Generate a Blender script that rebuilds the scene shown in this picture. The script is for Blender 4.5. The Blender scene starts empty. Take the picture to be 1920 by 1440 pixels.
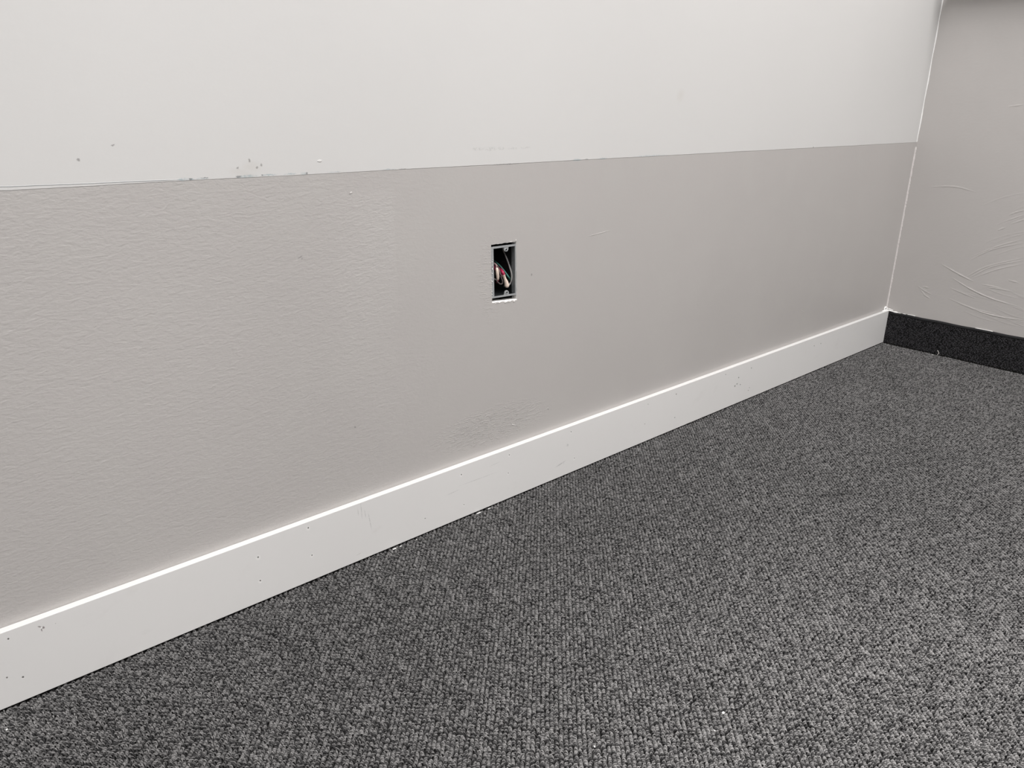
import bpy, bmesh, math, random
import numpy as np
from mathutils import Matrix, Vector
from mathutils.geometry import tessellate_polygon

SC = bpy.context.scene
COL = SC.collection

# ------------------------------------------------------------------ camera
cd = bpy.data.cameras.new('camera')
cam = bpy.data.objects.new('camera', cd)
COL.objects.link(cam)
R_ = Vector((0.73929107, -0.67319508, 0.01603467))
U_ = Vector((0.21725471, 0.26098869, 0.94057711))
F_ = Vector((0.63737674, 0.69187665, -0.33920141))
cam.matrix_world = Matrix(((R_.x, U_.x, -F_.x, -2.44128),
                           (R_.y, U_.y, -F_.y, -0.96059),
                           (R_.z, U_.z, -F_.z, 0.68745),
                           (0, 0, 0, 1)))
cd.sensor_width = 36.0
cd.lens = 36.0 * 1477.5 / 1920.0
cd.clip_start = 0.02
SC.camera = cam

# ------------------------------------------------------------------ world, exposure, ceiling lights
w = bpy.data.worlds.new('world'); SC.world = w; w.use_nodes = True
w.node_tree.nodes['Background'].inputs[0].default_value = (1, 1, 1, 1)
w.node_tree.nodes['Background'].inputs[1].default_value = 0.02
SC.view_settings.view_transform = 'Standard'
SC.view_settings.look = 'None'
SC.view_settings.gamma = 1.0
SC.view_settings.use_curve_mapping = False
SC.view_settings.exposure = 0.0

RX0, RY0, RZ = -6.2, -5.2, 2.5
PANELS = [(-.75, -.8, 28), (-2.0, -.8, 21.5), (-3.3, -.8, 21), (-.75, -2.4, 29), (-2.0, -2.4, 23.5), (-3.6, -2.4, 22), (-1.5, -4.2, 26), (-4.5, -4.2, 26)]
for (x, y, p) in PANELS:
    ld = bpy.data.lights.new('troffer_light', 'AREA')
    ld.shape = 'RECTANGLE'; ld.size = 1.2; ld.size_y = 0.6
    ld.energy = p; ld.color = (1.0, 0.985, 0.985)
    lo = bpy.data.objects.new('troffer_light', ld)
    lo.location = (x, y, RZ - 0.012)
    COL.objects.link(lo)

# ------------------------------------------------------------------ helpers
def tag(o, label=None, cat=None, group=None, kind=None):
    if label: o['label'] = label
    if cat: o['category'] = cat
    if group: o['group'] = group
    if kind: o['kind'] = kind
    return o

def link(name, me, mat=None, parent=None, smooth=False):
    o = bpy.data.objects.new(name, me)
    COL.objects.link(o)
    if mat is not None:
        for m in (mat if isinstance(mat, (list, tuple)) else [mat]): me.materials.append(m)
    if parent is not None: o.parent = parent
    if smooth:
        for p in me.polygons: p.use_smooth = True
    return o

def from_bm(name, bm, mat=None, parent=None, smooth=False):
    me = bpy.data.meshes.new(name)
    bmesh.ops.recalc_face_normals(bm, faces=bm.faces)
    bm.to_mesh(me); bm.free()
    return link(name, me, mat, parent, smooth)

def empty(name, loc):
    o = bpy.data.objects.new(name, None); COL.objects.link(o); o.location = loc
    o.empty_display_size = 0.05
    return o

def box(bm, a, b, bev=0.0):
    r = bmesh.ops.create_cube(bm, size=1.0)
    c = [(a[i] + b[i]) / 2 for i in range(3)]; s = [abs(b[i] - a[i]) for i in range(3)]
    bmesh.ops.scale(bm, vec=s, verts=r['verts']); bmesh.ops.translate(bm, vec=c, verts=r['verts'])
    if bev:
        es = list({e for v in r['verts'] for e in v.link_edges})
        bmesh.ops.bevel(bm, geom=es, offset=bev, segments=2, profile=0.5, affect='EDGES')

def smooth_path(pts, n=8):
    P = [Vector(p) for p in pts]
    P = [P[0] * 2 - P[1]] + P + [P[-1] * 2 - P[-2]]
    out = []
    for i in range(1, len(P) - 2):
        for k in range(n):
            t = k / n; a, b, c, d = P[i - 1], P[i], P[i + 1], P[i + 2]
            out.append(0.5 * ((2 * b) + (-a + c) * t + (2 * a - 5 * b + 4 * c - d) * t * t + (-a + 3 * b - 3 * c + d) * t ** 3))
    out.append(P[-2])
    return out

def tube(bm, pts, rad, sides=10, off=Vector((0, 0, 0)), cap=True):
    """swept tube; rad is a number or a function of 0..1"""
    n = len(pts); rings = []
    up = Vector((0.13, 0.95, 0.21)).normalized()
    for i, p in enumerate(pts):
        t = (pts[min(i + 1, n - 1)] - pts[max(i - 1, 0)]).normalized()
        a = t.cross(up).normalized(); b = t.cross(a).normalized()
        r = rad(i / (n - 1)) if callable(rad) else rad
        rings.append([bm.verts.new(p - off + (a * math.cos(q) + b * math.sin(q)) * r)
                      for q in [2 * math.pi * k / sides for k in range(sides)]])
    for i in range(n - 1):
        for k in range(sides):
            bm.faces.new((rings[i][k], rings[i][(k + 1) % sides], rings[i + 1][(k + 1) % sides], rings[i + 1][k]))
    if cap:
        bm.faces.new(rings[0]); bm.faces.new(list(reversed(rings[-1])))

# ------------------------------------------------------------------ node helpers
class NT:
    def __init__(s, name, rough=0.6, spec=0.5):
        s.m = bpy.data.materials.new(name); s.m.use_nodes = True
        s.t = s.m.node_tree; s.n = s.t.nodes; s.b = s.n['Principled BSDF']
        s.b.inputs['Roughness'].default_value = rough
        s.b.inputs['Specular IOR Level'].default_value = spec
    def new(s, kind, **kw):
        x = s.n.new(kind)
        for k, v in kw.items(): setattr(x, k, v)
        return x
    def put(s, sock, v):
        if v is None: return
        if isinstance(v, bpy.types.NodeSocket): s.t.links.new(v, sock)
        else: sock.default_value = v
    def math(s, op, a, b=None, c=None, clamp=False):
        x = s.new('ShaderNodeMath', operation=op); x.use_clamp = clamp
        s.put(x.inputs[0], a); s.put(x.inputs[1], b)
        if c is not None: s.put(x.inputs[2], c)
        return x.outputs[0]
    def coord(s, out='Object'):
        return s.new('ShaderNodeTexCoord').outputs[out]
    def mapping(s, v, loc=(0, 0, 0), rot=(0, 0, 0), scale=(1, 1, 1), kind='POINT'):
        x = s.new('ShaderNodeMapping', vector_type=kind)
        s.put(x.inputs[0], v)
        for i, q in ((1, loc), (2, rot), (3, scale)):
            x.inputs[i].default_value = q
        return x.outputs[0]
    def noise(s, v, scale, detail=2, rough=0.5, dist=0.0, out=0):
        x = s.new('ShaderNodeTexNoise'); s.put(x.inputs['Vector'], v)
        x.inputs['Scale'].default_value = scale; x.inputs['Detail'].default_value = detail
        x.inputs['Roughness'].default_value = rough; x.inputs['Distortion'].default_value = dist
        return x.outputs[out]
    def ramp(s, v, a, b, lo=0.0, hi=1.0, smooth=True):
        x = s.new('ShaderNodeMapRange', interpolation_type='SMOOTHSTEP' if smooth else 'LINEAR')
        s.put(x.inputs[0], v)
        x.inputs[1].default_value = a; x.inputs[2].default_value = b
        x.inputs[3].default_value = lo; x.inputs[4].default_value = hi
        return x.outputs[0]
    def mix(s, f, a, b):
        x = s.new('ShaderNodeMix', data_type='RGBA'); s.put(x.inputs[0], f)
        for i, v in ((6, a), (7, b)):
            if isinstance(v, tuple) and len(v) == 3: v = (*v, 1)
            s.put(x.inputs[i], v)
        return x.outputs[2]
    def ellipse(s, v, c, r, ang=0.0, soft=0.35):
        """mask of a small mark on a plane; c, r are (x, z); 1 inside"""
        m = s.mapping(v, (c[0], 0, c[1]), (0, -ang, 0), (r[0], 1e3, r[1]), kind='TEXTURE')
        x = s.new('ShaderNodeVectorMath', operation='LENGTH'); s.put(x.inputs[0], m)
        return s.ramp(x.outputs['Value'], 1.0 - soft, 1.0 + soft, 1.0, 0.0)
    def maxof(s, L):
        L = list(L); a = L[0]
        for q in L[1:]: a = s.math('MAXIMUM', a, q)
        return a
    def bump(s, h, dist, strength=1.0, normal=None):
        x = s.new('ShaderNodeBump'); s.put(x.inputs['Height'], h)
        x.inputs['Distance'].default_value = dist; x.inputs['Strength'].default_value = strength
        if normal is not None: s.put(x.inputs['Normal'], normal)
        return x.outputs[0]
    def finish(s, col=None, rough=None, normal=None):
        if col is not None: s.put(s.b.inputs['Base Color'], (*col, 1) if isinstance(col, tuple) and len(col) == 3 else col)
        if rough is not None: s.put(s.b.inputs['Roughness'], rough)
        if normal is not None: s.put(s.b.inputs['Normal'], normal)
        return s.m

def simple(name, col, rough=0.6, spec=0.5, metal=0.0, var=0.06, scale=300.0, bmp=0.0):
    n = NT(name, rough, spec)
    v = n.coord(); f = n.noise(v, scale, 2)
    lo = tuple(c * (1 - var) for c in col); hi = tuple(min(1, c * (1 + var)) for c in col)
    n.b.inputs['Metallic'].default_value = metal
    nm = n.bump(f, bmp) if bmp else None
    return n.finish(n.mix(f, lo, hi), None, nm)

GREY = (0.455, 0.435, 0.420)      # warm light grey wall paint
WHITE = (0.620, 0.613, 0.600)     # off white paint
HL = 0.5917                       # height of the paint line

# ------------------------------------------------------------------ wall paint (main wall)
def mat_wall_left():
    n = NT('two_tone_wall_paint', 0.42, 0.45)
    v = n.coord()
    sep = n.new('ShaderNodeSeparateXYZ'); n.put(sep.inputs[0], v)
    X, Z = sep.outputs[0], sep.outputs[2]
    # jittered paint line
    w1 = n.noise(n.mapping(v, scale=(1, 0, 0)), 6, 3)
    w2 = n.noise(n.mapping(v, scale=(1, 0, 0)), 90, 3)
    zz = n.math('ADD', Z, n.math('ADD', n.math('MULTIPLY', n.math('SUBTRACT', w1, 0.5), 0.0022),
                                 n.math('MULTIPLY', n.math('SUBTRACT', w2, 0.5), 0.0007)))
    up = n.ramp(zz, HL - 0.0003, HL + 0.0003)
    # marks distorted a little so that none is a clean oval
    dn = n.new('ShaderNodeVectorMath', operation='MULTIPLY_ADD')
    n.put(dn.inputs[0], n.noise(v, 420, 2, out=1)); dn.inputs[1].default_value = (0.003, 0, 0.003)
    off = n.new('ShaderNodeVectorMath', operation='SUBTRACT')
    n.put(off.inputs[0], v); off.inputs[1].default_value = (0.0015, 0, 0.0015)
    n.put(dn.inputs[2], off.outputs[0]); dv = dn.outputs[0]
    big = n.noise(v, 1.7, 2); mid = n.noise(v, 11, 3)
    # slightly cloudy colour, two brands of roller passes
    g = n.mix(n.ramp(big, .35, .65), tuple(c * .975 for c in GREY), tuple(c * 1.02 for c in GREY))
    g = n.mix(n.math('MULTIPLY', n.ramp(mid, .45, .7), .25), g, (0.475, 0.462, 0.440))
    wh = n.mix(n.ramp(big, .35, .65), tuple(c * .985 for c in WHITE), tuple(c * 1.01 for c in WHITE))
    # rolled touch-up with a straight right edge, its gloss reflection painted as lighter colour
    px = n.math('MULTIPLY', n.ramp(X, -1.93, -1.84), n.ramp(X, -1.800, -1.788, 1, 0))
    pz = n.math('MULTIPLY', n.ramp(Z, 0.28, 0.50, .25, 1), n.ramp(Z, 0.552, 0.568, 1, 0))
    sheen_patch = n.math('MULTIPLY', n.math('MULTIPLY', px, pz), n.ramp(mid, .30, .62, .45, 1))
    g = n.mix(n.math('MULTIPLY', sheen_patch, .32), g, (0.50, 0.485, 0.468))
    # tape ridge above the line on the left
    col = n.mix(up, g, wh)
    tape = n.math('MULTIPLY', n.ramp(n.math('ABSOLUTE', n.math('SUBTRACT', zz, n.math('ADD', HL + 0.0040, n.math('MULTIPLY', n.math('ADD', X, 2.27), -0.013)))), 0.0003, 0.0007, 1, 0),
                  n.ramp(X, -2.12, -2.07, 1, 0))
    col = n.mix(n.math('MULTIPLY', tape, .55), col, (0.42, 0.45, 0.46))
    # blue grey primer showing along the line
    pr = []
    for (x, rx, rz, dz) in ((-2.0850, .0065, .0016, .0018), (-2.0640, .0075, .0007, .0018), (-2.0073, .0135, .0017, .0016),
                            (-1.9780, .0095, .0009, .0020), (-1.9490, .0080, .0009, .0018), (-1.9300, .0045, .0013, .0016),
                            (-1.7976, .0110, .0005, .0012), (-1.4134, .0110, .0016, .0004), (-1.3474, .0110, .0012, .0006),
                            (-1.2120, .0450, .0007, .0012), (-2.0760, .0030, .0010, .0016), (-1.8850, .0110, .0004, .0014)):
        pr.append(n.ellipse(dv, (x, HL + dz), (rx, rz), 0, .4))
    fl = n.ramp(n.noise(v, 260, 3), .38, .6, .35, 1)
    col = n.mix(n.math('MULTIPLY', n.math('MULTIPLY', n.maxof(pr), fl), .75), col, (0.33, 0.40, 0.42))
    dk = []
    for (x, z, rx, rz) in ((-2.0770, .5934, .0020, .0010), (-2.0600, .5942, .0040, .0004), (-2.0180, .5934, .0030, .0009),
                           (-1.9258, .5932, .0013, .0014), (-1.9870, .5937, .0012, .0007), (-1.7750, .5926, .0060, .0003),
                           (-1.5760, .5915, .0300, .0004), (-0.5957, .5930, .0022, .0012), (-1.3893, .5928, .0040, .0004)):
        dk.append(n.ellipse(dv, (x, z), (rx, rz), 0, .4))
    col = n.mix(n.math('MULTIPLY', n.maxof(dk), .75), col, (0.16, 0.17, 0.17))
    # small grey specks and scuffs
    sp = []
    for (x, z, rx, rz, a) in ((-2.1942, .6193, .0015, .0015, 0), (-2.1571, .6338, .0022, .0008, .3), (-2.0020, .6120, .0014, .0018, 0),
                              (-1.9872, .6063, .0012, .0016, 0), (-1.9931, .6033, .0016, .0010, 0), (-2.0179, .6037, .0014, .0014, 0),
                              (-1.8630, .5628, .0013, .0009, 0), (-1.9439, .4858, .0032, .0006, .5), (-1.9418, .4838, .0006, .0018, 0),
                              (-1.8751, .2211, .0012, .0016, .4), (-1.4632, .1450, .0010, .0012, 0), (-1.5150, .4060, .0016, .0018, 0)):
        sp.append(n.ellipse(dv, (x, z), (rx, rz), a, .5))
    col = n.mix(n.math('MULTIPLY', n.maxof(sp), .7), col, (0.20, 0.19, 0.185))
    # faint rubbed pencil smudge and a pale tan one
    sm = []
    for (x, z, rx, rz) in ((-1.6340, .6160, .013, .0022), (-1.6100, .6155, .011, .0030), (-1.5880, .6155, .008, .0022), (-1.5640, .6152, .010, .0015),
                           (-1.5360, .6155, .010, .0012)):
        sm.append(n.ellipse(dv, (x, z), (rx, rz), 0, .5))
    fl2 = n.ramp(n.noise(v, 330, 3), .42, .58)
    col = n.mix(n.math('MULTIPLY', n.math('MULTIPLY', n.maxof(sm), fl2), .38), col, (0.40, 0.40, 0.39))
    tan = n.maxof([n.ellipse(dv, (-2.0125, .5975), (.013, .004), -.2, .8), n.ellipse(dv, (-2.000, .604), (.010, .006), 0, .8),
                   n.ellipse(dv, (-1.135, .700), (.010, .008), .5, .9)])
    col = n.mix(n.math('MULTIPLY', tan, .22), col, (0.50, 0.47, 0.42))
    # pale dabs
    pd = []
    for (x, z, rx, rz, a) in ((-1.8610, .5645, .0018, .0012, 0), (-1.3460, .4605, .0230, .0007, .08), (-1.4640, .1468, .0012, .0011, 0),
                              (-1.5500, .1365, .0060, .0009, -.5), (-1.6620, .1720, .0080, .0006, 0), (-1.9060, .6080, .003, .0012, 0),
                              (-0.5320, .1820, .0150, .0005, -.4)):
        pd.append(n.ellipse(dv, (x, z), (rx, rz), a, .4))
    col = n.mix(n.math('MULTIPLY', n.maxof(pd), .5), col, (0.72, 0.70, 0.67))
    # relief: stippled roller texture, horizontal sag ripples, more of it in the grey on the left
    rp = n.noise(n.mapping(v, scale=(1, 1, 2.2)), 88, 3, .55, .6)
    fine = n.noise(n.mapping(v, scale=(1, 1, 1.7)), 240, 2)
    amp = n.math('MULTIPLY', n.ramp(X, -1.60, -1.98, .14, .85), n.ramp(up, 0, 1, 1, .12, False))
    amp = n.math('ADD', amp, n.math('MULTIPLY', sheen_patch, .55))
    soft = n.noise(v, 26, 3, .6)
    h = n.math('ADD', n.math('MULTIPLY', rp, amp), n.math('MULTIPLY', fine, n.math('MULTIPLY', amp, .45)))
    # scraped creases near the socket opening
    cr = n.noise(n.mapping(v, rot=(0, .5, 0), scale=(1, 1, 3.2)), 90, 2, .5, 1.2)
    near = n.math('MULTIPLY', n.ellipse(v, (-1.608, .412), (.024, .060), 0, .6), n.ramp(cr, .5, .62))
    h = n.math('ADD', h, n.math('MULTIPLY', near, .35))
    cr2 = n.math('MULTIPLY', n.ellipse(v, (-1.60, .150), (.11, .030), 0, .5), n.ramp(cr, .52, .6))
    h = n.math('ADD', h, n.math('MULTIPLY', cr2, .8))
    h = n.math('ADD', h, n.math('MULTIPLY', n.maxof(pd), 1.0))
    h = n.math('ADD', h, n.math('MULTIPLY', soft, .25))
    h = n.math('ADD', h, n.math('MULTIPLY', up, 1.2))
    h = n.math('ADD', h, n.math('MULTIPLY', tape, .8))
    nm = n.bump(h, 0.00055)
    ro = n.math('ADD', n.ramp(up, 0, 1, .42, .62, False), n.math('MULTIPLY', sheen_patch, -.06))
    return n.finish(col, ro, nm)

def mat_wall_right():
    n = NT('grey_wall_paint', 0.45, 0.45)
    v = n.coord()
    big = n.noise(v, 3.0, 2)
    col = n.mix(n.ramp(big, .35, .65), tuple(c * 1.02 for c in GREY), tuple(c * 1.065 for c in GREY))
    h = n.math('ADD', n.math('MULTIPLY', n.noise(v, 30, 3), .5), n.math('MULTIPLY', n.noise(n.mapping(v, scale=(1, 1, 1.8)), 110, 3), .35))
    return n.finish(col, None, n.bump(h, 0.0005))

M = {}
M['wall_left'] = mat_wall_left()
M['wall_right'] = mat_wall_right()
M['wall_other'] = simple('plain_wall_paint', (0.76, 0.745, 0.725), 0.6, 0.4, var=.02, scale=4)
M['ceiling'] = simple('ceiling_tile_white', (0.78, 0.775, 0.76), 0.9, 0.2, var=.03, scale=60)
M['gypsum'] = simple('cut_gypsum', (0.80, 0.785, 0.76), 0.9, 0.2, var=.12, scale=900, bmp=.0006)
M['cavity'] = simple('dark_cavity', (0.03, 0.027, 0.025), 0.9, 0.1)
M['steel'] = simple('galvanised_steel', (0.42, 0.435, 0.44), 0.42, 0.5, metal=.3, var=.18, scale=500)
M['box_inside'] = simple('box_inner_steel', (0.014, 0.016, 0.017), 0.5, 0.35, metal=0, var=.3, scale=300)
M['dull_steel'] = simple('dull_side_steel', (0.17, 0.18, 0.185), 0.5, 0.5, metal=.3, var=.35, scale=250)
M['screw_hole'] = simple('screw_hole_dark', (0.02, 0.02, 0.02), 0.8, 0.1)
M['wire_grey'] = simple('pale_grey_insulation', (0.34, 0.335, 0.325), 0.4)
M['wire_green'] = simple('green_insulation', (0.055, 0.20, 0.165), 0.4)
M['wire_red'] = simple('red_insulation', (0.40, 0.02, 0.07), 0.4)
M['wire_brown'] = simple('brown_grey_insulation', (0.14, 0.115, 0.11), 0.4)
M['wire_pink'] = simple('dusty_pink_insulation', (0.30, 0.20, 0.20), 0.4)
M['cream'] = simple('cream_plastic', (0.80, 0.66, 0.56), 0.45)
M['caulk'] = simple('pinkish_white_caulk', (0.60, 0.565, 0.55), 0.6, var=.12, scale=700, bmp=.0005)
M['white_bead'] = simple('white_corner_paint', (0.88, 0.875, 0.86), 0.55, var=.04, scale=300)
M['smear'] = simple('bright_white_caulk', (0.93, 0.92, 0.90), 0.6, var=.04, scale=700)
M['binding'] = simple('black_cloth_binding', (0.022, 0.022, 0.023), 0.85, 0.15, var=.3, scale=900, bmp=.0004)
M['backing'] = simple('carpet_backing', (0.018, 0.0175, 0.017), 0.95, 0.1)
M['chip'] = simple('white_paint_chip', (0.85, 0.84, 0.82), 0.6)
M['lint'] = simple('pale_lint', (0.55, 0.53, 0.50), 0.9)

def mat_baseboard():
    n = NT('white_baseboard_enamel', 0.33, 0.5)
    v = n.coord()
    dn = n.new('ShaderNodeVectorMath', operation='MULTIPLY_ADD')
    n.put(dn.inputs[0], n.noise(v, 700, 2, out=1)); dn.inputs[1].default_value = (0.0016, 0, 0.0016)
    off = n.new('ShaderNodeVectorMath', operation='SUBTRACT')
    n.put(off.inputs[0], v); off.inputs[1].default_value = (0.0008, 0, 0.0008)
    n.put(dn.inputs[2], off.outputs[0]); dv = dn.outputs[0]
    B = (0.725, 0.716, 0.703)
    col = n.mix(n.ramp(n.noise(v, 2.2, 2), .35, .65), tuple(c * .985 for c in B), tuple(c * 1.01 for c in B))
    # faint dirty clouds
    cl = n.math('MULTIPLY', n.ramp(n.noise(n.mapping(v, scale=(1, 1, 1.6)), 17, 4, .6), .60, .78), .12)
    col = n.mix(cl, col, (0.45, 0.42, 0.40))
    # nail holes: dark pit with a pale filler ring
    holes = ((-2.3546, .0893, .9), (-2.3497, .0319, .9), (-2.3649, .0396, .8), (-2.3058, .0868, .35), (-2.0494, .0728, 1.1), (-2.0500, .0342, 1.0),
             (-1.9696, .0897, 1.0), (-1.9672, .0425, .9), (-1.6809, .0837, 1.0), (-1.6754, .0244, .8), (-1.5703, .0874, .9), (-1.5722, .0519, .8),
             (-1.4098, .0880, .9), (-1.3970, .0282, .9), (-1.1743, .0858, .8), (-1.1800, .0421, .8), (-1.0755, .0849, 1.2), (-1.0733, .0286, 1.1),
             (-.8842, .0880, 1.0), (-.8252, .0672, 1.4), (-.8290, .0516, 1.5), (-.8375, .0481, 1.7), (-.8141, .0468, 1.3), (-.7715, .0800, 1.3),
             (-.7699, .0282, 1.0), (-.7734, .0220, 1.0), (-.4600, .0760, 1.3), (-.4238, .0756, 1.3), (-1.7589, .0279, .8))
    pit = n.maxof([n.ellipse(dv, (x, z), (.00105 * k, .00125 * k), 0, .35) for (x, z, k) in holes])
    ring = n.maxof([n.ellipse(v, (x, z - .0006), (.0030 * k, .0034 * k), 0, .4) for (x, z, k) in holes[4:14]])
    col = n.mix(n.math('MULTIPLY', ring, .5), col, (0.87, 0.86, 0.84))
    # chipped spot at the left end
    ch = n.maxof([n.ellipse(dv, (-2.3222, .0900), (.0022, .0008), -.8, .4), n.ellipse(dv, (-2.3188, .0874), (.0013, .0016), .3, .4),
                  n.ellipse(dv, (-2.3210, .0852), (.0006, .0022), 0, .4)])
    col = n.mix(n.math('MULTIPLY', ch, .8), col, (0.16, 0.13, 0.125))
    chw = n.ellipse(dv, (-2.3208, .0882), (.0011, .0010), 0, .3)
    col = n.mix(chw, col, (0.9, 0.89, 0.88))
    # thin scratches
    sc = []
    for (x, z, rx, rz, a) in ((-1.8850, .0855, .0004, .0062, .05), (-1.8790, .0855, .0005, .0130, .04), (-1.8726, .0780, .0006, .0062, .1),
                              (-1.8650, .0632, .0006, .0145, .15), (-1.8877, .0118, .0045, .0004, .15), (-1.6446, .0632, .037, .0004, -.013),
                              (-1.4355, .0275, .012, .0012, .2), (-1.4269, .0271, .0006, .0030, .1), (-1.4185, .0620, .0025, .0028, .6),
                              (-1.7000, .0560, .012, .0005, .05), (-1.6050, .0800, .010, .0004, .05)):
        sc.append(n.ellipse(v, (x, z), (rx, rz), a, .5))
    brk = n.ramp(n.noise(v, 300, 2), .35, .55, .35, 1)
    col = n.mix(n.math('MULTIPLY', n.math('MULTIPLY', n.maxof(sc), brk), .42), col, (0.25, 0.25, 0.25))
    col = n.mix(n.math('MULTIPLY', pit, .85), col, (0.075, 0.068, 0.062))
    h = n.math('SUBTRACT', n.math('MULTIPLY', n.noise(n.mapping(v, scale=(.35, 1, 1)), 60, 2), .12), n.math('MULTIPLY', pit, 1.0))
    return n.finish(col, n.math('ADD', .33, n.math('MULTIPLY', n.noise(v, 8, 2), .12)), n.bump(h, 0.0005))
M['baseboard'] = mat_baseboard()

def mat_yarn(name, dark, lite, dirt=True):
    n = NT(name, 0.95, 0.12)
    a = n.new('ShaderNodeAttribute', attribute_type='GEOMETRY', attribute_name='strand').outputs['Fac']
    b = n.new('ShaderNodeAttribute', attribute_type='INSTANCER', attribute_name='shade').outputs['Fac']
    f = n.math('ADD', n.math('MULTIPLY', a, .84), n.math('MULTIPLY', b, .16))
    col = n.mix(n.ramp(f, .10, .90, 0, 1, False), dark, lite)
    if dirt:
        P = n.new('ShaderNodeNewGeometry').outputs['Position']
        d = n.noise(P, 4.0, 3, .55)
        tr = n.ramp(d, .35, .65, .95, 1.06)
        xyz = n.mapping(P, (-1.079, -.4065, 0), (0, 0, -.3), (.055, .022, 1e3), kind='TEXTURE')
        le = n.new('ShaderNodeVectorMath', operation='LENGTH'); n.put(le.inputs[0], xyz)
        st = n.ramp(n.math('ADD', le.outputs['Value'], n.math('MULTIPLY', n.noise(P, 60, 2), .6)), .5, 1.5, .76, 1)
        tr = n.math('MULTIPLY', tr, st)
        # lighter in an ellipse over the open floor, less so along the walls
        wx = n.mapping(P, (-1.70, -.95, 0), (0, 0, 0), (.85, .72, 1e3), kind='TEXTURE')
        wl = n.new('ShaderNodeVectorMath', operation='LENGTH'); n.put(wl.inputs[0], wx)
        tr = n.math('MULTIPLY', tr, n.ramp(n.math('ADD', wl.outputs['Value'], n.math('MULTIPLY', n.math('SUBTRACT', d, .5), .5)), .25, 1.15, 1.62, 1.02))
        hs = n.new('ShaderNodeHueSaturation'); n.put(hs.inputs['Color'], col); n.put(hs.inputs['Value'], tr)
        col = hs.outputs[0]
    return n.finish(col)
M['yarn'] = mat_yarn('charcoal_heather_yarn', (0.026, 0.0255, 0.026, 1), (0.222, 0.217, 0.214, 1))
M['yarn_cove'] = mat_yarn('dark_cove_yarn', (0.003, 0.003, 0.0035, 1), (0.080, 0.078, 0.084, 1), False)

# ------------------------------------------------------------------ the carpet's loops
def tuft_mesh(seed, mat):
    """one looped tuft of twisted plies: arched strands, top at z = 0"""
    rnd = random.Random(seed)
    bm = bmesh.new(); vals = []
    for s in range(4):
        L = rnd.uniform(.0040, .0048); yaw = rnd.uniform(-.45, .45)
        o = Vector((rnd.uniform(-.0007, .0007), (s - 1.5) * .00130 + rnd.uniform(-.0003, .0003), 0))
        top = -rnd.uniform(0, .0008); val = rnd.random(); r = rnd.uniform(.00056, .00086)
        pts = []
        for k in range(7):
            t = k / 6; x = (t - .5) * L
            zz = top - .0036 * abs(2 * t - 1) ** 2.6 - r
            yy = math.sin(t * math.pi) * .0006 * (1 if s % 2 else -1)
            p = Vector((x, yy, zz)); p.rotate(Matrix.Rotation(yaw, 3, 'Z')); pts.append(p + o)
        n0 = len(bm.verts)
        tube(bm, pts, lambda t: r * (.75 + .5 * math.sin(math.pi * t)), 5, cap=False)
        vals += [val] * (len(bm.verts) - n0)
    me = bpy.data.meshes.new('carpet_tuft')
    bm.to_mesh(me); bm.free()
    at = me.attributes.new('strand', 'FLOAT', 'POINT'); at.data.foreach_set('value', vals)
    for p in me.polygons: p.use_smooth = True
    me.materials.append(mat)
    return me

def pile_group(name, meshes):
    g = bpy.data.node_groups.new(name, 'GeometryNodeTree')
    g.interface.new_socket(name='Geometry', in_out='INPUT', socket_type='NodeSocketGeometry')
    g.interface.new_socket(name='Geometry', in_out='OUTPUT', socket_type='NodeSocketGeometry')
    N = g.nodes; L = g.links
    gi = N.new('NodeGroupInput'); go = N.new('NodeGroupOutput')
    ip = N.new('GeometryNodeInstanceOnPoints'); j = N.new('GeometryNodeJoinGeometry')
    for me in meshes:
        o = bpy.data.objects.new('carpet_tuft', me)
        oi = N.new('GeometryNodeObjectInfo'); oi.inputs['Object'].default_value = o
        oi.inputs['As Instance'].default_value = True
        L.new(oi.outputs['Geometry'], j.inputs[0])
    L.new(gi.outputs[0], ip.inputs['Points']); L.new(j.outputs[0], ip.inputs['Instance'])
    ip.inputs['Pick Instance'].default_value = True
    for (nm, ty, sock) in (('pick', 'INT', 'Instance Index'), ('rot', 'FLOAT_VECTOR', 'Rotation'), ('size', 'FLOAT_VECTOR', 'Scale')):
        a = N.new('GeometryNodeInputNamedAttribute'); a.data_type = ty; a.inputs['Name'].default_value = nm
        if sock == 'Rotation':
            e = N.new('FunctionNodeEulerToRotation'); L.new(a.outputs[0], e.inputs[0]); L.new(e.outputs[0], ip.inputs[sock])
        else: L.new(a.outputs[0], ip.inputs[sock])
    L.new(ip.outputs[0], go.inputs[0])
    return g

PITCH = 0.0038
def lattice(u0, u1, v0, v1, seed, jit=.0005):
    rs = np.random.RandomState(seed)
    nu = int((u1 - u0) / PITCH); nv = int((v1 - v0) / PITCH)
    i, j = np.meshgrid(np.arange(nu), np.arange(nv), indexing='ij')
    k = ((i + j) % 2 == 0)
    u = u0 + i[k] * PITCH + rs.normal(0, jit, k.sum()); v = v1 - j[k] * PITCH + rs.normal(0, jit, k.sum())
    return u, v, rs

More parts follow.
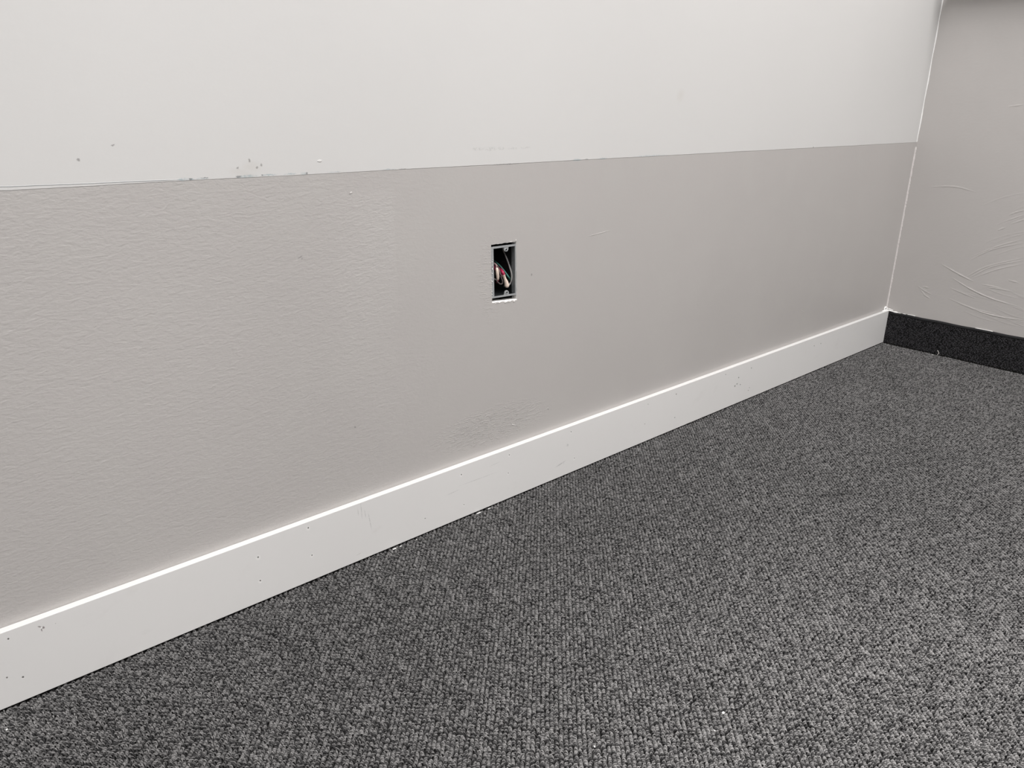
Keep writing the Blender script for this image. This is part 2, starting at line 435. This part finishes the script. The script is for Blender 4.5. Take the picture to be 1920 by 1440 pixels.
def pile_object(name, co, rot, size, rs, group, parent):
    n = len(co)
    me = bpy.data.meshes.new(name); me.vertices.add(n)
    me.vertices.foreach_set('co', co.astype(np.float32).ravel())
    me.attributes.new('pick', 'INT', 'POINT').data.foreach_set('value', rs.randint(0, 6, n).astype(np.int32))
    me.attributes.new('rot', 'FLOAT_VECTOR', 'POINT').data.foreach_set('vector', rot.astype(np.float32).ravel())
    me.attributes.new('size', 'FLOAT_VECTOR', 'POINT').data.foreach_set('vector', size.astype(np.float32).ravel())
    me.attributes.new('shade', 'FLOAT', 'POINT').data.foreach_set('value', rs.rand(n).astype(np.float32))
    me.update()
    o = link(name, me, None, parent)
    md = o.modifiers.new('tufts', 'NODES'); md.node_group = group
    return tag(o, kind='stuff')

# ------------------------------------------------------------------ floor, ceiling, plain walls
bm = bmesh.new(); box(bm, (RX0, RY0, -.05), (.02, .02, -.0062))
floor = tag(from_bm('floor', bm, M['backing']), 'dark grey heathered loop pile carpet laid wall to wall', kind='structure')
u, v, rs = lattice(-3.1, -.0050, -1.75, -.0108, 7, .00028)
n = len(u)
co = np.stack([u, v, -.0016 + rs.normal(0, .00018, n) + .0004 * np.sin(u * 9) * np.sin(v * 11)], 1)
near = np.clip((v + .022) / .010, 0, 1); co[:, 2] -= near * .0006          # pressed down along the board
rot = np.stack([rs.normal(0, .10, n), rs.normal(0, .10, n), -math.pi / 4 + rs.normal(0, .23, n) + rs.randint(0, 2, n) * math.pi], 1)
sz = np.stack([rs.uniform(.92, 1.06, n), rs.uniform(.95, 1.1, n), rs.uniform(.85, 1.1, n)], 1)
g1 = pile_group('floor_pile', [tuft_mesh(20 + k, M['yarn']) for k in range(6)])
pile_object('carpet_pile', co, rot, sz, rs, g1, floor)

bm = bmesh.new(); box(bm, (RX0, RY0, RZ), (.02, .02, RZ + .05))
tag(from_bm('ceiling', bm, M['ceiling']), kind='structure')
bm = bmesh.new(); box(bm, (RX0, RY0 - .05, -.01), (0, RY0, RZ))
tag(from_bm('wall_front', bm, M['wall_other']), kind='structure')
bm = bmesh.new(); box(bm, (RX0 - .05, RY0, -.01), (RX0, .02, RZ))
tag(from_bm('wall_back', bm, M['wall_other']), kind='structure')

# ------------------------------------------------------------------ main wall with its cut-out
rnd = random.Random(5)
HOLE = [(-1.6075, .4670), (-1.5522, .4667), (-1.5480, .3670), (-1.6045, .3705)]       # TL TR BR BL on the wall face
def outline(corners, per=14, jit=.0005, seed=1):
    r = random.Random(seed); pts = []
    for i in range(4):
        a, b = corners[i], corners[(i + 1) % 4]
        for k in range(per):
            t = k / per; j = jit if k else jit * .3
            j *= (1.6 if i == 3 else 1.0)
            pts.append((a[0] + (b[0] - a[0]) * t + r.uniform(-j, j), a[1] + (b[1] - a[1]) * t + r.uniform(-j, j)))
    return pts
ol = outline(HOLE)
INN = [(-1.6070, .4664), (-1.5524, .4660), (-1.5484, .3686), (-1.6038, .3722)]
il = outline(INN, seed=1, jit=.0004)
me = bpy.data.meshes.new('wall_left')
T = .0127
outer = [(RX0, RZ), (0.0, RZ), (0.0, -.03), (RX0, -.03)]
V = [(x, 0, z) for x, z in outer] + [(x, 0, z) for x, z in ol] + [(x, .0018, z) for x, z in il] + [(x, T, z) for x, z in il] + [(x, T, z) for x, z in outer]
nO = 4; nH = len(ol); Fc = []; mi = []
for tri in tessellate_polygon([[Vector((x, z, 0)) for x, z in outer], [Vector((x, z, 0)) for x, z in ol]]):
    Fc.append(tuple(tri)); mi.append(0)
for k in range(nH):
    a, b = nO + k, nO + (k + 1) % nH
    Fc.append((a, b, b + nH, a + nH)); mi.append(1)
    Fc.append((a + nH, b + nH, b + 2 * nH, a + 2 * nH)); mi.append(1)
base = nO + 3 * nH
for tri in tessellate_polygon([[Vector((x, z, 0)) for x, z in outer], [Vector((x, z, 0)) for x, z in il]]):
    Fc.append(tuple((base + q) if q < 4 else (nO + 2 * nH + q - 4) for q in tri)); mi.append(2)
bq = len(V)
V += [(RX0, .10, RZ), (0, .10, RZ), (0, .10, -.03), (RX0, .10, -.03)]
Fc.append((bq, bq + 1, bq + 2, bq + 3)); mi.append(2)
for k in range(4):
    Fc.append((base + k, base + (k + 1) % 4, bq + (k + 1) % 4, bq + k)); mi.append(2)
    Fc.append((k, (k + 1) % 4, base + (k + 1) % 4, base + k)); mi.append(2)
me.from_pydata(V, [], Fc)
bmm = bmesh.new(); bmm.from_mesh(me); bmesh.ops.recalc_face_normals(bmm, faces=bmm.faces); bmm.to_mesh(me); bmm.free()
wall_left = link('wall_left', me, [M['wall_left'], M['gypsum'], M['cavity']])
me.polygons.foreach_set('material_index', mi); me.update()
# make sure the room side faces the room
tag(wall_left, 'long wall painted white above and warm grey below', kind='structure')

# torn bits of gypsum and paper round the opening
bm = bmesh.new(); r = random.Random(11)
def crumb(bm, c, s, r):
    q = bmesh.ops.create_icosphere(bm, subdivisions=1, radius=1.0)
    for vv in q['verts']:
        vv.co = Vector((vv.co.x * s[0] * r.uniform(.6, 1.2), vv.co.y * s[1], vv.co.z * s[2] * r.uniform(.6, 1.2))) + Vector(c)
for k in range(16):
    t = r.random(); crumb(bm, (-1.6052 + .001 * t + r.uniform(-.0008, .0008), -.0001, .375 + .07 * t), (r.uniform(.0004, .0010), .0005, r.uniform(.0006, .0018)), r)
for k in range(20):
    t = r.random(); crumb(bm, (-1.603 + .053 * t, -.0002, .3700 - .0033 * t - r.uniform(.0, .0018)), (r.uniform(.0008, .0030), .0005, r.uniform(.0004, .0011)), r)
crumb(bm, (-1.5533, -.0004, .4690), (.0009, .0007, .0022), r)
crumb(bm, (-1.5640, -.0004, .4675), (.0050, .0005, .0006), r)
crumb(bm, (-1.5560, -.0005, .3655), (.0008, .0006, .0022), r)
crumb(bm, (-1.5760, -.0005, .3668), (.0009, .0006, .0018), r)
from_bm('torn_edge', bm, M['gypsum'], wall_left, True)['label'] = 'crumbled white plaster edge of the socket opening'

# ------------------------------------------------------------------ right wall, with trowel ridges raised in its plaster
bm = bmesh.new()
box(bm, (0, RY0, -.03), (.05, .10, RZ))
STROKES = [[(-0.1307, 0.2616), (-0.1855, 0.2396), (-0.2248, 0.2263)], [(-0.1648, 0.2283), (-0.2208, 0.2042), (-0.2794, 0.1875), (-0.3478, 0.1782)],
 [(-0.2007, 0.2344), (-0.2485, 0.2726), (-0.3329, 0.3106)], [(-0.2081, 0.2326), (-0.2617, 0.2747), (-0.3344, 0.3036)],
 [(-0.2176, 0.2342), (-0.2761, 0.2696), (-0.3362, 0.2952)], [(-0.2023, 0.2834), (-0.2523, 0.3206), (-0.3247, 0.3496)],
 [(-0.2081, 0.2963), (-0.2635, 0.331), (-0.3227, 0.3593)], [(-0.245, 0.2222), (-0.2726, 0.2211), (-0.2996, 0.2199)],
 [(-0.2531, 0.2161), (-0.2868, 0.2176), (-0.3269, 0.2159)], [(-0.077, 0.1878), (-0.1021, 0.1763), (-0.1231, 0.1689)],
 [(-0.0841, 0.1826), (-0.1009, 0.1664), (-0.1179, 0.1567)], [(-0.0932, 0.1666), (-0.1094, 0.1616), (-0.1193, 0.157)],
 [(-0.186, 0.1634), (-0.2604, 0.1454), (-0.3158, 0.1414), (-0.3678, 0.1448)], [(-0.1709, 0.1668), (-0.2312, 0.1519), (-0.3014, 0.1461)],
 [(-0.1678, 0.1977), (-0.2396, 0.1799)], [(-0.2724, 0.4157), (-0.2895, 0.426), (-0.315, 0.4365)], [(-0.2692, 0.3996), (-0.2924, 0.4122), (-0.318, 0.426)],
 [(-0.2833, 0.3942), (-0.3122, 0.4089), (-.33, .415)], [(-0.2549, 0.3735), (-0.2736, 0.3844)], [(-0.3077, 0.2452), (-0.3344, 0.2424)],
 [(-0.0921, 0.1889), (-0.1106, 0.1874)], [(-0.2153, 0.6914), (-0.2515, 0.6973)], [(-0.0612, 0.4733), (-0.1247, 0.4787), (-0.1818, 0.4693)]]
r = random.Random(3)
def ridge(bm, P, wid, hgt):
    P = smooth_path([Vector((0, y, z)) for y, z in P], 8); m = len(P); rows = []
    for i, p in enumerate(P):
        t = (P[min(i + 1, m - 1)] - P[max(i - 1, 0)]).normalized(); nn = Vector((0, -t.z, t.y))
        k = math.sin(math.pi * (i + .02) / (m - .96)) ** .6; k = max(k, .02) * (1 + .25 * math.sin(i * 1.7))
        rows.append([bm.verts.new(p + nn * (s * wid * (.4 + .6 * k)) + Vector((-h * hgt * k - .00002, 0, 0))) for s, h in ((-1, 0), (-.5, .35), (.1, 1), (.45, .5), (1, 0))])
    for i in range(m - 1):
        for q in range(4): bm.faces.new((rows[i][q], rows[i][q + 1], rows[i + 1][q + 1], rows[i + 1][q]))
for k, s in enumerate(STROKES): ridge(bm, s, .0030, .00055 if k not in (0, 1, 12) else .0009)
for k in range(26):      # faint secondary sweeps beside the main ones
    y0 = r.uniform(-.20, -.40); z0 = r.uniform(.30, .46)
    ridge(bm, [(y0, z0), (y0 - .05, z0 + .028), (y0 - .12, z0 + .052)], .0028, .00022)
for k in range(16):
    y0 = r.uniform(-.16, -.35); z0 = r.uniform(.135, .215)
    ridge(bm, [(y0, z0), (y0 - .04, z0 - .010), (y0 - .09, z0 - .015)], .0028, .00022)
wall_right = from_bm('wall_right', bm, M['wall_right'])
tag(wall_right, 'warm grey wall on the right with curved trowel marks', kind='structure')

# unseen ledge added above the frame to shade the right wall's upper part
bm = bmesh.new(); box(bm, (-.060, -2.6, .984), (0, -.030, 1.006), .003)
tag(from_bm('shade_ledge', bm, M['baseboard']), kind='structure')

# ------------------------------------------------------------------ baseboard on the main wall
bm = bmesh.new(); box(bm, (RX0, -.0113, .0), (-.0058, -.0005, .1000), .0005)
bb = from_bm('baseboard_left', bm, M['baseboard'])
tag(bb, 'flat white baseboard with nail holes along the long wall', kind='structure')
# caulk smeared over its right end
bm = bmesh.new()
tube(bm, smooth_path([(-.0300, -.0020, .1006), (-.0120, -.0050, .1012), (-.0060, -.0110, .1010), (-.0050, -.0250, .0990), (-.0040, -.0370, .0985)], 6), lambda t: .0014 + .0010 * math.sin(t * 9) ** 2, 8)
tube(bm, smooth_path([(-.0040, -.0035, .1060), (-.0028, -.0120, .1050), (-.0015, -.0220, .1015)], 6), .0011, 8)
tube(bm, smooth_path([(-.0140, -.0012, .1010), (-.0150, -.0012, .1060), (-.0105, -.0014, .1100), (-.0060, -.0030, .1070), (-.0060, -.0040, .1020)], 6), .0023, 8)
from_bm('caulk_smear', bm, M['smear'], bb, True)['label'] = 'bright white caulk smeared at the corner end of the baseboard'
bm = bmesh.new(); q = bmesh.ops.create_uvsphere(bm, u_segments=12, v_segments=8, radius=.0016)
bmesh.ops.scale(bm, vec=(.8, .5, 1.5), verts=q['verts']); bmesh.ops.translate(bm, vec=(-.0105, -.0012, .1052), verts=q['verts'])
from_bm('gap', bm, M['screw_hole'], bb, True)['label'] = 'small dark gap in the corner caulk'

# ------------------------------------------------------------------ corner beads
def bead(name, z0, z1, wfun, mat, seed, step=.004):
    r = random.Random(seed); bm = bmesh.new(); rows = []
    m = int((z1 - z0) / step)
    for i in range(m + 1):
        z = z0 + (z1 - z0) * i / m; a, b = wfun(z, r)
        rows.append([bm.verts.new(c) for c in ((-a, -.0001, z), (-a * .62, -b * .34, z), (-a * .34, -b * .62, z), (-.0001, -b, z))])
    for i in range(m):
        for q in range(3): bm.faces.new((rows[i][q], rows[i][q + 1], rows[i + 1][q + 1], rows[i + 1][q]))
    return from_bm(name, bm, mat, None, True)
tag(bead('trim_2', .1045, HL - .012, lambda z, r: (.0034 + r.uniform(-.0005, .0007), .0030 + r.uniform(-.0007, .0010)), M['caulk'], 4, .0022),
    'rough pale caulk bead in the corner below the paint line', kind='structure')
tag(bead('trim_3', HL + .001, RZ - .002, lambda z, r: (.0007, .0024 + .0007 * math.sin(z * 60) + r.uniform(-.0002, .0002)), M['white_bead'], 8),
    'thin white painted edge in the corner above the paint line', kind='structure')

# ------------------------------------------------------------------ carpet cove base on the right wall
TH = .0045
bm = bmesh.new(); box(bm, (-TH, -2.8, -.004), (-.0002, -.0118, .0905))
cove = from_bm('baseboard_right', bm, M['backing'])
tag(cove, 'dark carpet strip used as baseboard on the right wall', kind='structure')
u, v, rs = lattice(.0140, 1.6, -.0030, .0895, 9, .0004)
n = len(u)
co = np.stack([u, v, .0022 + rs.normal(0, .0003, n)], 1)
rot = np.stack([rs.normal(0, .15, n), rs.normal(0, .15, n), rs.choice([-.8, .8], n) + rs.normal(0, .3, n)], 1)
sz = np.stack([rs.uniform(.95, 1.2, n), rs.uniform(.8, 1.0, n), rs.uniform(.8, 1, n)], 1)
g2 = pile_group('cove_pile', [tuft_mesh(60 + k, M['yarn_cove']) for k in range(6)])
cp = pile_object('carpet_pile', co, rot, sz, rs, g2, cove)
cp.matrix_local = Matrix(((0, 0, -1, -TH), (-1, 0, 0, 0), (0, 1, 0, 0), (0, 0, 0, 1)))
bm = bmesh.new(); P = []
for i in range(180):
    y = -.0125 - i * .0155; z = .0935 + .0006 * math.sin(i * .83) + .0009 * math.exp(-((y + .075) / .018) ** 2)
    P.append(Vector((-TH * .62, y, z)))
m = len(P); rows = []
for p in P:
    rows.append([bm.verts.new(p + Vector((a, 0, b))) for a, b in ((.0026, -.0040), (-.0034, -.0040), (-.0040, -.0010), (-.0034, .0022), (-.0010, .0034), (.0026, .0034))])
for i in range(m - 1):
    for q in range(6): bm.faces.new((rows[i][q], rows[i][(q + 1) % 6], rows[i + 1][(q + 1) % 6], rows[i + 1][q]))
bm.faces.new(rows[0]); bm.faces.new(rows[-1])
from_bm('edge_binding', bm, M['binding'], cove, True)['label'] = 'black cloth binding along the strip top edge'
bm = bmesh.new()
for pts in ([(-.0018, -.024, .0985), (-.0022, -.034, .0980), (-.0018, -.045, .0974)], [(-.0018, -.066, .0982), (-.0022, -.078, .0988), (-.0018, -.088, .0978)],
            [(-.0018, -.255, .0974), (-.0020, -.275, .0976), (-.0018, -.300, .0973)], [(-.0018, -.052, .0973), (-.0018, -.060, .0975)]):
    tube(bm, smooth_path(pts, 4), .0009, 6)
from_bm('caulk', bm, M['smear'], cove, True)['label'] = 'thin white caulk along the binding'

# ------------------------------------------------------------------ the electrical box
E0 = Vector((-1.5725, .004, .4178))
ebox = empty('electrical_box', E0)
tag(ebox, 'uncovered grey metal electrical box set in the grey wall', 'electrical box')
X0, X1, Z0, Z1 = -1.6052, -1.5508, .3768, .4626
D0, D1 = .0009, .060
SL = .0                                                   # local helper: box coordinates are world, shifted to the empty
def bshift(bm): bmesh.ops.translate(bm, vec=-E0, verts=bm.verts)
tk = .0016
# the opening leans a little: shear the frame
def shear(bm):
    for vv in bm.verts:
        z = vv.co.z; x = vv.co.x
        t = (x - X0) / (X1 - X0)
        vv.co.z -= (t - .5) * .0016 * (1 if z < .42 else .35)
        vv.co.x += (.42 - z) * .036
bm = bmesh.new()
box(bm, (X0 + tk, D0 + .002, Z0), (X0, D1, Z1)); box(bm, (X1 - tk, D0 + .002, Z0), (X1, D1, Z1))
box(bm, (X0, D0 + .002, Z0), (X1, D1, Z0 + tk)); box(bm, (X0, D0 + .002, Z1 - tk), (X1, D1, Z1)); box(bm, (X0, D1, Z0), (X1, D1 + tk, Z1))
for sgn in (0, 1):                                        # stamped ribs on the right inner side
    box(bm, (X1 - tk - .0009, .012, Z0 + .02 + .03 * sgn), (X1 - tk, .050, Z0 + .022 + .03 * sgn), .0004)
shear(bm); bshift(bm)
from_bm('box_shell', bm, M['box_inside'], ebox)
bm = bmesh.new()
fl = .0054
box(bm, (X0, D0, Z0), (X0 + fl, D0 + .002, Z1), .0004); box(bm, (X1 - .0016, D0, Z0), (X1, D0 + .002, Z1), .0004)
box(bm, (X0 - .0001, D0 - .0001, Z1 - .0030), (X1 + .0001, D0 + .0021, Z1 + .0001)); box(bm, (X0 - .0001, D0 - .0001, Z0 - .0001), (X1 + .0001, D0 + .0021, Z0 + .0024))
shear(bm); bshift(bm)
from_bm('front_rim', bm, M['steel'], ebox)['label'] = 'bright galvanised front rim'
bm = bmesh.new(); box(bm, (X1 - tk - .0005, .0032, Z0 + .002), (X1 - tk + .0002, .0100, Z1 - .004), .0002); shear(bm); bshift(bm)
from_bm('side_flange', bm, M['dull_steel'], ebox)
def ear(zc, up):
    bm = bmesh.new(); pts = []
    w_, d = .0050, .0078
    s = -1 if up else 1
    z_base = zc
    prof = [(-w_ - .0015, 0), (-w_, -.0012)] + [(-w_ * math.cos(a), -.0028 - (d - .0028) * math.sin(a)) for a in [math.pi * k / 10 for k in range(11)]] + [(w_, -.0012), (w_ + .0015, 0)]
    fr = [bm.verts.new((-1.5722 + x, D0 + .0003, z_base + (z if up else -z))) for x, z in prof]
    bk = [bm.verts.new((-1.5722 + x, D0 + .0018, z_base + (z if up else -z))) for x, z in prof]
    bm.faces.new(fr); bm.faces.new(bk)
    for i in range(len(prof)):
        k = (i + 1) % len(prof); bm.faces.new((fr[i], fr[k], bk[k], bk[i]))
    shear(bm); bshift(bm)
    o = from_bm('mounting_ear', bm, M['steel'], ebox)
    cz = z_base + (-.0044 if up else .0044)
    bm = bmesh.new(); q = bmesh.ops.create_cone(bm, cap_ends=True, segments=20, radius1=.0014, radius2=.0014, depth=.0003)
    bmesh.ops.rotate(bm, cent=(0, 0, 0), matrix=Matrix.Rotation(math.pi / 2, 3, 'X'), verts=bm.verts)
    bmesh.ops.translate(bm, vec=(-1.5722, D0 + .0001, cz), verts=bm.verts); shear(bm); bshift(bm)
    h = from_bm('screw_hole', bm, M['screw_hole'], ebox); h.parent = o; h['label'] = 'dark threaded screw hole'
    bm = bmesh.new()
    ring = [Vector((-1.5722 + .0020 * math.cos(a), D0 - .0001, cz + .0020 * math.sin(a))) for a in [2 * math.pi * k / 24 for k in range(25)]]
    tube(bm, ring, .00045, 6, cap=False); shear(bm); bshift(bm)
    g = from_bm('screw_hole_rim', bm, M['steel'], ebox, True); g.parent = o
    return o
ear(Z1 - .0028, True); ear(Z0 + .0022, False)

# ------------------------------------------------------------------ wires stuffed into the box
def wire(name, label, cat, pts, rad, mat):
    off = Vector(pts[len(pts) // 2]); root = empty(name, off); tag(root, label, cat, 'wires in the electrical box')
    bm = bmesh.new(); tube(bm, smooth_path(pts, 10), rad, 12, off)
    from_bm('insulation', bm, M[mat], root, True)
    return root, off
def cap(root, off, name, pts, rad, mat, label=None):
    bm = bmesh.new(); tube(bm, smooth_path(pts, 8), rad, 14, off)
    o = from_bm(name, bm, M[mat], root, True)
    if label: o['label'] = label
    return o
wire('electrical_wire', 'long pale grey wire looping down the right side of the box', 'wire',
     [(-1.5531, 0.033, 0.4528), (-1.5531, 0.0315, 0.449), (-1.5532, 0.029, 0.4449), (-1.5533, 0.025, 0.4399), (-1.5532, 0.019, 0.4308), (-1.5534, 0.0125, 0.4197), (-1.553, 0.009, 0.4101), (-1.5533, 0.009, 0.401), (-1.5534, 0.012, 0.3944), (-1.5587, 0.012, 0.391), (-1.5596, 0.02, 0.3887)], .00135, 'wire_grey')
wire('electrical_wire', 'green wire running diagonally across the box middle', 'wire',
     [(-1.5566, 0.05, 0.4274), (-1.5688, 0.03, 0.4284), (-1.5682, 0.02, 0.4234), (-1.5627, 0.014, 0.4136), (-1.5595, 0.01, 0.4068), (-1.5549, 0.012, 0.4028), (-1.5533, 0.0145, 0.4001)], .00125, 'wire_green')
wire('electrical_wire', 'brownish grey wire bent in a loop at the lower left of the box', 'wire',
     [(-1.5900, .016, .4070), (-1.5806, .018, .4030), (-1.5765, .018, .3985), (-1.5710, .017, .3945), (-1.5675, .016, .3958), (-1.5667, .018, .4013), (-1.5675, .024, .4067), (-1.5690, .050, .4120)], .0012, 'wire_brown')
wire('electrical_wire', 'dusty pink wire leading down to the middle of the box', 'wire',
     [(-1.5760, .052, .4290), (-1.5716, .026, .4249), (-1.5735, .018, .4190), (-1.5745, .013, .4128), (-1.5723, .011, .4076)], .0010, 'wire_pink')
wire('electrical_wire', 'dark red wire behind the two cream connectors', 'wire',
     [(-1.5660, .050, .4260), (-1.5720, .026, .4150), (-1.5735, .022, .4080), (-1.5725, .022, .4020), (-1.5714, .026, .3960)], .0019, 'wire_red')
rt, of = wire('wire_connector', 'cream wire connector with a red end in the box middle', 'wire connector',
     [(-1.5600, .048, .4180), (-1.5680, .022, .4185), (-1.5725, .011, .4165), (-1.5722, .009, .4140), (-1.5712, .009, .4112)], .0027, 'wire_red')
cap(rt, of, 'connector_body', [(-1.5716, .009, .4122), (-1.5704, .009, .4090), (-1.5684, .009, .4045), (-1.5655, .009, .3985), (-1.5640, .009, .3940), (-1.5630, .009, .3885)],
    lambda t: (.0030 - .0006 * math.sin(math.pi * min(1, t * 1.7)) + .0014 * max(0, t - .4) / .6) * (1 if t < .82 else math.sqrt(max(.02, 1 - ((t - .82) / .18) ** 2))), 'cream', 'cream plastic body')
rt, of = wire('wire_connector', 'cream wire connector against the left rim of the box', 'wire connector',
     [(-1.5870, .045, .4330), (-1.5905, .014, .4330), (-1.5923, .004, .4312), (-1.5928, .003, .4290), (-1.5930, .003, .4260)], .0016, 'wire_pink')
cap(rt, of, 'connector_body', [(-1.5931, .002, .4275), (-1.5930, .001, .4230), (-1.5921, .001, .4170), (-1.5905, .002, .4100), (-1.5897, .003, .4068)],
    lambda t: .0013 + .0014 * math.sin(math.pi * min(1, .15 + t * .8)), 'cream', 'cream plastic body')

# ------------------------------------------------------------------ debris on the carpet
def chip(name, label, cat, c, s, seed, mat='chip', grp='white paint chips on the carpet', rz=0.0):
    r = random.Random(seed); bm = bmesh.new()
    k = r.randint(5, 7); top = []; bot = []
    for i in range(k):
        a = 2 * math.pi * i / k + r.uniform(-.3, .3); q = r.uniform(.6, 1.1)
        x, y = math.cos(a) * s[0] * q, math.sin(a) * s[1] * q; z = r.uniform(0, s[2] * .5)
        top.append(bm.verts.new((x, y, s[2] + z))); bot.append(bm.verts.new((x * 1.1, y * 1.1, z)))
    bm.faces.new(top); bm.faces.new(list(reversed(bot)))
    for i in range(k): bm.faces.new((bot[i], bot[(i + 1) % k], top[(i + 1) % k], top[i]))
    o = from_bm(name, bm, M[mat]); o.location = c; o.rotation_euler = (0, 0, rz)
    return tag(o, label, cat, grp)
ZF = -.0022
chip('paint_chip', 'white paint chip on the carpet, largest one near the bottom of the photo', 'paint chip', (-1.7362, -.5794, ZF), (.0026, .0018, .0012), 1)
chip('paint_chip', 'tiny white paint chip just below the largest chip on the carpet', 'paint chip', (-1.7680, -.5888, ZF), (.0012, .0016, .0010), 2)
chip('paint_chip', 'tiny white paint chip nearest the bottom edge of the photo', 'paint chip', (-1.8914, -.5124, ZF), (.0011, .0013, .0009), 3)
chip('paint_chip', 'tiny white paint chip on open carpet, furthest from the others and the board', 'paint chip', (-1.6821, -.4103, ZF), (.0009, .0012, .0008), 4)
chip('paint_chip', 'white paint chip on the carpet at the far left edge of the photo', 'paint chip', (-2.3798, -.0481, ZF), (.0015, .0009, .0009), 5)
chip('paint_chip', 'thin white paint flake at the foot of the baseboard, left of the others there', 'paint chip', (-1.8245, -.0165, ZF), (.0040, .0012, .0010), 6)
chip('paint_chip', 'small white paint flake at the foot of the baseboard, second from left', 'paint chip', (-1.8125, -.0160, ZF), (.0030, .0009, .0008), 7)
chip('paint_chip', 'tiny white paint flake at the foot of the baseboard, third from left', 'paint chip', (-1.7804, -.0160, ZF), (.0016, .0009, .0008), 8)
chip('paint_chip', 'long white paint flake at the foot of the baseboard below the electrical box', 'paint chip', (-1.6440, -.0150, ZF), (.0070, .0009, .0008), 9)
chip('paint_chip', 'small white paint flake at the foot of the baseboard, rightmost of the flakes there', 'paint chip', (-1.6200, -.0150, ZF), (.0040, .0008, .0008), 10)
chip('paint_chip', 'tiny white crumb on the carpet at the foot of the dark carpet strip', 'paint chip', (-.0200, -.1640, ZF), (.0014, .0020, .0014), 12)
bm = bmesh.new()
tube(bm, smooth_path([(0, 0, 0), (.0010, -.0030, .0050), (-.0006, -.0010, .0095), (.0008, .0020, .0130)], 6), .0009, 6)
o = from_bm('lint', bm, M['lint'], None, True); o.location = (-.0120, -.1740, .0)
tag(o, 'wisp of pale lint caught on the dark carpet strip', 'lint')
